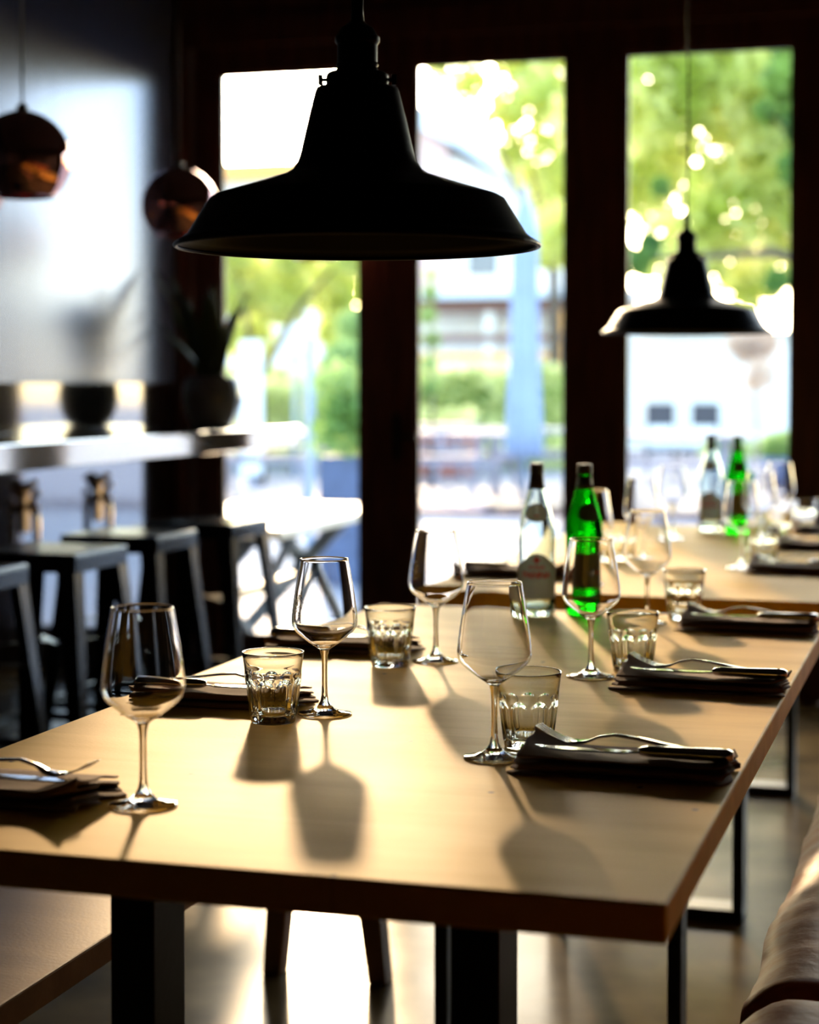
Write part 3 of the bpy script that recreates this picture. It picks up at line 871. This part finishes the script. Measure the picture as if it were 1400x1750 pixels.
settings = [  # x, y, flip, words
 (-.978, 1.74, 1, 'at the near table front left corner'),
 (-.975, 2.345, 1, 'behind the left tumbler'),
 (-.975, 2.87, 1, 'at the back left of the near table'),
 (-.360, 2.055, 0, 'at the front right of the near table'),
 (-.355, 2.655, 0, 'at the middle right of the near table'),
 (-.36, 3.31, 0, 'at the far right corner of the near table'),
 (-.97, 4.09, 1, 'on the far table, left of the bottles'),
 (-.352, 4.33, 0, 'on the far table, nearest right place'),
 (-.352, 4.96, 0, 'on the far table, middle right place'),
 (-.352, 5.50, 0, 'on the far table, last right place'),
]
for i, (x, y, fl, wds) in enumerate(settings):
    rz = PI * fl + random.uniform(-.03, .03)
    n = make_napkin(i * 2.3 + 1) if i < 6 else copy_tree(bpy.data.objects['folded_napkin'])
    n.location = (x, y, TZ); n.rotation_euler = (0, 0, rz); n['label'] = 'brown folded napkin ' + wds
    Rm = Matrix.Rotation(rz, 4, 'Z')
    o1 = Rm @ Vector((.012, -.012 if not fl else .014, 0)); o2 = Rm @ Vector((-.012, .018 if not fl else -.016, 0))
    spawn(knife, i > 0, (x + o1.x, y + o1.y, TZ + .0218), rz + .02, 'steel knife on the napkin ' + wds)
    spawn(fork, i > 0, (x + o2.x, y + o2.y, TZ + .0228), rz - .10, 'steel fork on the napkin ' + wds)

# ------------------------------------------------------------------ outside
GZ = -.10
struct(box('ground_paving', (-40, YW + .13, GZ - .1), (30, 17.3, GZ), M['paving']))
struct(box('ground_terrace', (-60, 17.5, GZ - .1), (60, 120, GZ + .02), M['terrace']))
tag(box('kerb', (-30, 17.3, GZ), (25, 17.5, GZ + .06), M['kerb']), 'dark reddish timber kerb along the edge of the paved yard', 'kerb')
tag(box('door_threshold', (XL + .05, YW + .125, GZ), (1.2, YW + .30, -.01), M['paving']), 'stone step outside under the window doors', 'step')

# pale table just outside the left door
p1 = onZ(430, 905, .62)
t = thing('outdoor_table', 'pale topped outdoor table with crossed legs outside the left door', 'table', (-3.15, 8.05, GZ), R(90))
H = .68
box('table_top', (-.85, -.43, H - .045), (.85, .43, H), M['white_top'], t, bevel=.01)
for sx in (-1, 1):
    for sy in (-1, 1):
        bm = B(); add_bar(bm, (sx * .62, sy * .36, 0), (sx * .62, -sy * .22, H - .047), .05, .07) ; fin(bm, 'leg', M['dark_leg'], t)
bm = B(); add_bar(bm, (-.62, 0, .33), (.62, 0, .33), .05, .05); add_bar(bm, (.1, 0, .33), (.6, 0, H - .05), .04, .04); fin(bm, 'brace', M['dark_leg'], t)
# tall planter with shrub, door 1
def foliage(bm, blobs, n, size, rnd, flat=1.0):
    tot = sum(b[1] ** 2 for b in blobs)
    for (c, r) in blobs:
        for _ in range(int(n * r * r / tot)):
            v = Vector((rnd.gauss(0, 1), rnd.gauss(0, 1), rnd.gauss(0, 1))).normalized() * r * (rnd.random() ** .45)
            v.z *= flat
            p = Vector(c) + v
            a = Vector((rnd.gauss(0, 1), rnd.gauss(0, 1), rnd.gauss(0, 1))).normalized()
            b_ = a.orthogonal().normalized() * size * rnd.uniform(.5, 1)
            a = a * size * rnd.uniform(.7, 1.2)
            vs = [bm.verts.new(q) for q in (p - a, p + b_ * .55, p + a, p - b_ * .55)]
            bm.faces.new(vs)
def tree(name, label, loc, trunk_h, blobs, n, size, lm, seed, cat='tree', tr=.09, group=None):
    t = thing(name, label, cat, loc, 0, group)
    rnd = random.Random(seed)
    bm = B(); add_tube(bm, [(0, 0, 0), (.03, 0, trunk_h * .5), (0, .02, trunk_h)], [tr, tr * .75, tr * .5], 10); 
    for k in range(5):
        c = Vector(rnd.choice(blobs)[0]); add_tube(bm, [(0, 0, trunk_h * .85), tuple(Vector((0, 0, trunk_h)).lerp(c, .5) + Vector((0, 0, .1))), tuple(c)], [tr * .4, tr * .28, tr * .1], 6)
    fin(bm, 'trunk', M['bark'], t, smooth=True)
    bm = B(); foliage(bm, blobs, n, size, rnd); fin(bm, 'crown', lm, t)
    return t
YP = 11.2
a = onY(534, 780, YP); b_ = onY(616, 860, YP)
pw = (b_.x - a.x)
t = thing('tall_planter', 'tall dark blue square planter with a green shrub outside the left door', 'planter', ((a.x + b_.x) / 2 + .04, YP + pw / 2, GZ))
box('planter_box', (-pw / 2, -pw / 2, 0), (pw / 2, pw / 2, a.z - GZ), M['planter_blue'], t, bevel=.01)
bm = B(); foliage(bm, [((0, 0, a.z - GZ + .16), .26), ((.1, 0, a.z - GZ + .34), .22), ((-.08, .05, a.z - GZ + .42), .2)], 900, .05, random.Random(2)); fin(bm, 'shrub', M['leaf_b'], t)
p = onY(530, 860, 11.9)
tag(fin((lambda b: (add_tube(b, [(0, 0, 0), (0, 0, 1.6)], .032, 16), b)[1])(B()), 'metal_post', M['pole']), 'pale blue metal post behind the tall planter', 'post').location = (p.x, 11.9, GZ)

# closed parasol, door 2
YU = 17.9
pu = onY(896, 780, YU)
t = thing('parasol', 'closed pale blue parasol standing tall outside the middle door', 'parasol', (pu.x, YU, GZ + .02))
bm = B()
def pf(r, z, a, i): return r * (1 + .16 * math.sin(a * 8 + z))
add_lathe(bm, [(.0, .52), (.17, .55), (.155, .9), (.13, 1.6), (.125, 2.3), (.12, 2.75), (.07, 3.0), (.02, 3.12), (0, 3.13)], 64, fn=pf); fin(bm, 'canopy', M['canvas'], t, smooth=True)
bm = B(); add_tube(bm, [(0, 0, .05), (0, 0, 3.22)], .03, 12); fin(bm, 'pole', M['pole'], t, smooth=True)
box('base', (-.32, -.32, 0), (.32, .32, .07), M['dark_leg'], t, bevel=.01)
bm = B(); add_tube(bm, [(.135 * math.cos(k * PI / 12), .135 * math.sin(k * PI / 12), 1.55) for k in range(25)], .012, 6); fin(bm, 'strap', M['canvas'], t)

# picnic tables on the terrace
def make_picnic():
    t = thing('picnic_table', '', 'picnic table', group='weathered picnic tables on the terrace')
    box('table_top', (-.9, -.38, .70), (.9, .38, .745), M['picnic'], t)
    for sy in (-1, 1):
        box('bench_seat', (-.9, sy * .70 - .13, .42), (.9, sy * .70 + .13, .46), M['picnic'], t)
    for sx in (-1, 1):
        bm = B(); x = sx * .6
        for sy in (-1, 1): add_bar(bm, (x, sy * .62, 0), (x, sy * .22, .70), .045, .09)
        add_bar(bm, (x + .045, -.80, .385), (x + .045, .80, .385), .045, .07)
        fin(bm, 'leg_frame', M['picnic'], t)
    return t
pc = make_picnic()
for i, (px, Y, rz, lab) in enumerate(((738, 19.1, .02, 'weathered picnic table behind the kerb, left of the parasol'), (690, 22.6, -.03, 'second picnic table behind the first, left of the parasol'),
                                       (950, 21.0, .0, 'weathered picnic table right of the parasol foot'), (455, 18.9, .05, 'weathered picnic table seen under the counter end through the left door'),
                                       (1140, 19.0, 0, 'weathered picnic table in front of the white cushioned chairs'))):
    p = onY(px, 800, Y); spawn(pc, i > 0, (p.x, Y, GZ + .02), rz, lab)
tag(box('blue_mat', (-.45, -.25, 0), (.45, .25, .03), mat('blue_cloth', (.10, .22, .45), .8)), 'blue folded mat lying by the picnic tables', 'mat').location = (onY(765, 870, 17.9).x, 17.82, GZ + .02)

# terracotta planter and hedge
YT = 24.5
a = onY(716, 737, YT); b_ = onY(808, 800, YT)
t = thing('terracotta_planter', 'large terracotta trough planter before the hedge, seen left in the middle door', 'planter', ((a.x + b_.x) / 2, YT, GZ + .02))
hw = (b_.x - a.x) / 2; hh = a.z - GZ - .02
bm = B(); add_box(bm, (-hw, -.3, 0), (hw, .3, hh)); fin(bm, 'trough', M['terracotta'], t, bevel=.02)
box('rim', (-hw - .03, -.33, hh - .12), (hw + .03, .33, hh + .01), M['terracotta'], t, bevel=.01)
bm = B(); foliage(bm, [((x, 0, hh + .12), .22) for x in (-.3, 0, .3)], 500, .07, random.Random(21)); fin(bm, 'shrub', M['hedge'], t)
YH = 27.0
hd = thing('hedge', 'long clipped pale green hedge behind the terrace', 'hedge', (-8, YH, GZ + .02))
bm = B(); rnd = random.Random(11); HX = onY(990, 700, YH).x + 8
for k in range(7000):
    x = rnd.uniform(-9, HX); z = rnd.uniform(0, 1.55) ; y = rnd.choice((rnd.uniform(-.5, -.3), rnd.uniform(-.5, .5)))
    p = Vector((x, y, z + .08 * noise.noise(Vector((x * 2, y, 0)))))
    aa = Vector((rnd.gauss(0, 1), rnd.gauss(0, 1), rnd.gauss(0, 1))).normalized(); s = rnd.uniform(.05, .11)
    bb = aa.orthogonal().normalized() * s; aa = aa * s * 1.4
    bm.faces.new([bm.verts.new(q) for q in (p - aa, p + bb * .6, p + aa, p - bb * .6)])
fin(bm, 'foliage', M['hedge'], hd)
box('hedge_core', (-9, -.25, 0), (HX - .1, .25, 1.42), M['leaf_b'], hd)

# trees
def blobs_px(lst, Y, base, spread=1.2, seed=0):
    rnd = random.Random(seed); out = []
    for px, py, rpx in lst:
        yy = Y + rnd.uniform(-spread, spread)
        q = onY(px, py, yy); out.append(((q.x - base[0], q.y - base[1], q.z - base[2]), rpx * yy / FPX))
    return out
def tree_px(label, px, Y, lst, n, size, lm, seed, th, tr=.12, cat='tree', group='trees beyond the terrace'):
    q = onY(px, 700, Y); base = (q.x, Y, GZ + .02)
    return tree('tree', label, base, th, blobs_px(lst, Y, base, seed=seed), n, size, lm, seed, cat, tr, group)
tree_px('big bright green tree filling the upper part of the right door', 1460, 24, [(1120, 160, 110), (1230, 130, 120), (1330, 200, 110), (1110, 300, 100), (1290, 330, 120), (1180, 430, 90), (1420, 300, 120), (1020, 200, 80), (1180, 20, 120), (1330, 20, 120), (1290, 470, 60)], 9000, .15, M['leaf_a'], 31, 3.2, .2)
tree_px('deeper green tree at the top right corner of the right door', 1560, 21, [(1340, 140, 36), (1365, 290, 32), (1350, 90, 30), (1310, 190, 20), (1090, 445, 26), (1110, 420, 22), (1330, 480, 22), (1130, 320, 16), (1400, 200, 60)], 2600, .1, M['leaf_d'], 32, 2.6, .2)
tree_px('pale yellow green tree at the right half of the middle door', 945, 28, [(930, 180, 70), (945, 300, 70), (900, 120, 60), (960, 400, 60), (860, 190, 40), (980, 60, 80), (800, 140, 36), (750, 120, 22), (880, 260, 36), (930, 430, 40)], 3800, .13, M['leaf_a'], 33, 3.6, .14)
tree_px('broad green tree seen through the left door below the big lamp', 440, 22, [(400, 480, 70), (480, 500, 60), (430, 580, 50), (560, 480, 60), (600, 560, 60), (390, 420, 60), (320, 500, 60), (500, 420, 55), (600, 430, 50)], 5200, .10, M['leaf_a'], 34, 1.5, .12)
tree_px('leafy bush growing up the right side of the left door view', 590, 16.5, [(590, 620, 42), (600, 680, 40), (560, 660, 34), (610, 560, 36), (590, 740, 34)], 3200, .06, M['leaf_b'], 35, .5, .04, 'bush')
tree_px('pale green bush standing before the hedge in the left door', 500, 24.3, [(470, 690, 45), (520, 680, 45), (560, 690, 40), (430, 700, 40), (510, 740, 40)], 2600, .09, M['hedge'], 36, .4, .05, 'bush')
tree_px('small russet leaved tree standing at the right side of the right door', 1290, 20, [(1285, 600, 32), (1300, 640, 28), (1262, 590, 22), (1310, 590, 26), (1290, 655, 18)], 700, .055, M['leaf_c'], 37, 1.2, .025)
tree_px('thin climbing plant at the left edge of the middle door', 735, 21, [(735, 500, 14), (732, 540, 16), (738, 580, 16), (733, 620, 16), (736, 470, 12), (735, 660, 16)], 700, .05, M['leaf_b'], 38, 1.9, .03, 'plant')
for i, (px, py, Y, lab) in enumerate(((1243, 770, 20.6, 'blue planter with a low green shrub behind the far bottles'), (1338, 770, 22.6, 'blue planter with a low green shrub at the right edge of the right door'))):
    q = onY(px, py, Y)
    t = thing('shrub_planter', lab, 'planter', (q.x, Y, GZ + .02), 0, 'blue planters with low shrubs')
    bm = B(); add_lathe(bm, [(0, 0), (.2, 0), (.27, .38), (.25, .38), (.22, .3), (0, .3)], 28); fin(bm, 'pot', M['planter_blue'], t, smooth=True)
    bm = B(); foliage(bm, [((0, 0, .48), .24), ((.15, 0, .52), .18), ((-.15, 0, .5), .18)], 700, .05, random.Random(i + 50)); fin(bm, 'shrub', M['leaf_b'], t)

# terrace chairs with white cushions
def make_chair(w=.19):
    t = thing('terrace_chair', '', 'chair', group='dark chairs with white cushions on the terrace')
    bm = B(); add_box(bm, (-.19, .20, .40), (.19, .25, 1.0)); bk = fin(bm, 'backrest', M['chair_dark'], t, bevel=.01)
    box('seat', (-.2, -.26, .36), (.2, .25, .41), M['chair_dark'], t)
    box('seat_cushion', (-.18, -.25, .411), (.18, .19, .52), M['cushion_white'], t, bevel=.03)
    box('back_cushion', (-.17, .08, .521), (.17, .199, .70), M['cushion_white'], t, bevel=.03)
    for sx in (-1, 1):
        for sy in (-1, 1):
            box('leg', (sx * .18 - .02, sy * .22 - .02, 0), (sx * .18 + .02, sy * .22 + .02, .359), M['chair_dark'], t)
    return t
ch = make_chair()
for i, (px, lab) in enumerate(((1130, 'dark chair with white cushions, left of the pair in the right door'), (1197, 'dark chair with white cushions, right of the pair in the right door'))):
    q = onY(px, 760, 24.5); spawn(ch, i > 0, (q.x, 24.5, GZ + .02), R(12 - 22 * i), lab)

# buildings
def house_box(o, px0, px1, y0, y1, Y, depth, m, name):
    a = onY(px0, y0, Y); b_ = onY(px1, y1, Y)
    bx, by, bz = o.location
    return box(name, (a.x - bx, Y - by, b_.z - bz), (b_.x - bx, Y + depth - by, a.z - bz), m, o)
# white walled building right
q = onY(1180, 700, 36)
hb = thing('white_building', 'long low white wall building filling the lower part of the right door', 'building', (q.x, 36, GZ + .02))
w1 = onY(1040, 575, 36); w2 = onY(1420, 575, 36)
box('wall', (w1.x - q.x, 0, 0), (w2.x - q.x + 3, 3, w1.z - GZ), M['render_white'], hb)
box('roof', (w1.x - q.x - .2, -.3, w1.z - GZ), (w2.x - q.x + 3.2, 3.3, w1.z - GZ + .07), M['render_white'], hb)
# timber pavilion behind hedge, middle door
q = onY(850, 700, 33)
pv = thing('timber_pavilion', 'timber terrace pavilion with brown beams behind the hedge', 'building', (q.x, 34, GZ + .02))
box('back_wall', (-2.6, 1.2, 0), (2.2, 1.4, 3.0), M['render_white'], pv)
for z0, z1, mm in ((2.62, 2.86, 'beam'), (2.05, 2.2, 'beam'), (1.72, 1.84, 'orange_wood')):
    box('beam', (-2.3, -.1, z0), (2.2, .1, z1), M[mm], pv)
for x in (-1.9, -.4, 1.0, 1.8):
    box('post', (x - .07, -.09, 0), (x + .07, .09, 2.62), M['orange_wood'] if x > .9 else M['render_white'], pv)
box('roof', (-2.5, -.5, 2.861), (2.4, 1.5, 3.0), M['roof_pale'], pv)
# gabled house
q = onY(780, 400, 45)
hs = thing('house', 'house with pale sloping roof and pink wall at the top of the middle door', 'house', (q.x, 46, GZ + .02))
bm = B()
def P2(px, py, Y): v = onY(px, py, Y); return (v.x - q.x, v.y - 46, v.z - GZ - .02)
def prism(pts, Y, dep):
    bm = B(); f = [bm.verts.new(P2(px, py, Y)) for px, py in pts]; g = [bm.verts.new(v.co + Vector((0, dep, 0))) for v in f]
    bm.faces.new(f); bm.faces.new(g[::-1])
    for k in range(len(f)): bm.faces.new((f[k], f[(k + 1) % len(f)], g[(k + 1) % len(f)], g[k]))
    return bm
fin(prism([(690, 746), (765, 746), (765, 250), (690, 195)], 46, 6), 'pink_wall', M['render_pink'], hs)
fin(prism([(765, 746), (930, 746), (930, 345), (765, 260)], 46.2, 6), 'white_wall', M['render_white'], hs)
fin(prism([(660, 150), (790, 225), (955, 350), (955, 365), (780, 250), (660, 190)], 45.4, 7.5), 'roof', M['roof_pale'], hs)
bmw = prism([(800, 420), (850, 420), (850, 470), (800, 470)], 46.15, .2); fin(bmw, 'window', M['win_dark'], hs)
# low orange roofed kiosk left
q = onY(430, 400, 40)
ks = thing('kiosk', 'pale kiosk with an orange roof edge at the top of the left door', 'building', (q.x, 41, GZ + .02))
a = onY(330, 285, 41); b_ = onY(510, 305, 41)
box('wall', (a.x - q.x, .2, 0), (b_.x - q.x, 4, b_.z - GZ), M['render_white'], ks)
box('roof_edge', (a.x - q.x - .3, -.3, b_.z - GZ + .001), (b_.x - q.x + .2, 4.2, a.z - GZ), M['orange_wood'], ks)
# white panels standing in for blown-out white bits between leaves, door 1
for i, (x0, x1, y0, y1, Y, lab) in enumerate(((412, 448, 585, 770, 21.5, 'tall white panel standing by the left door view, right of the potted plant'), (490, 520, 604, 640, 23.5, 'small white panel among the bushes in the left door'))):
    a = onY(x0, y0, Y); b_ = onY(x1, y1, Y)
    o = thing('white_panel', lab, 'panel', ((a.x + b_.x) / 2, Y, GZ + .02))
    hw = (b_.x - a.x) / 2
    zb = .12 if i == 0 else b_.z - GZ
    box('board', (-hw, -.03, zb), (hw, .03, a.z - GZ), M['cushion_white'], o)
    bm = B(); add_tube(bm, [(0, 0, 0), (0, 0, zb + .02)], .03, 8); fin(bm, 'stand', M['pole'], o)
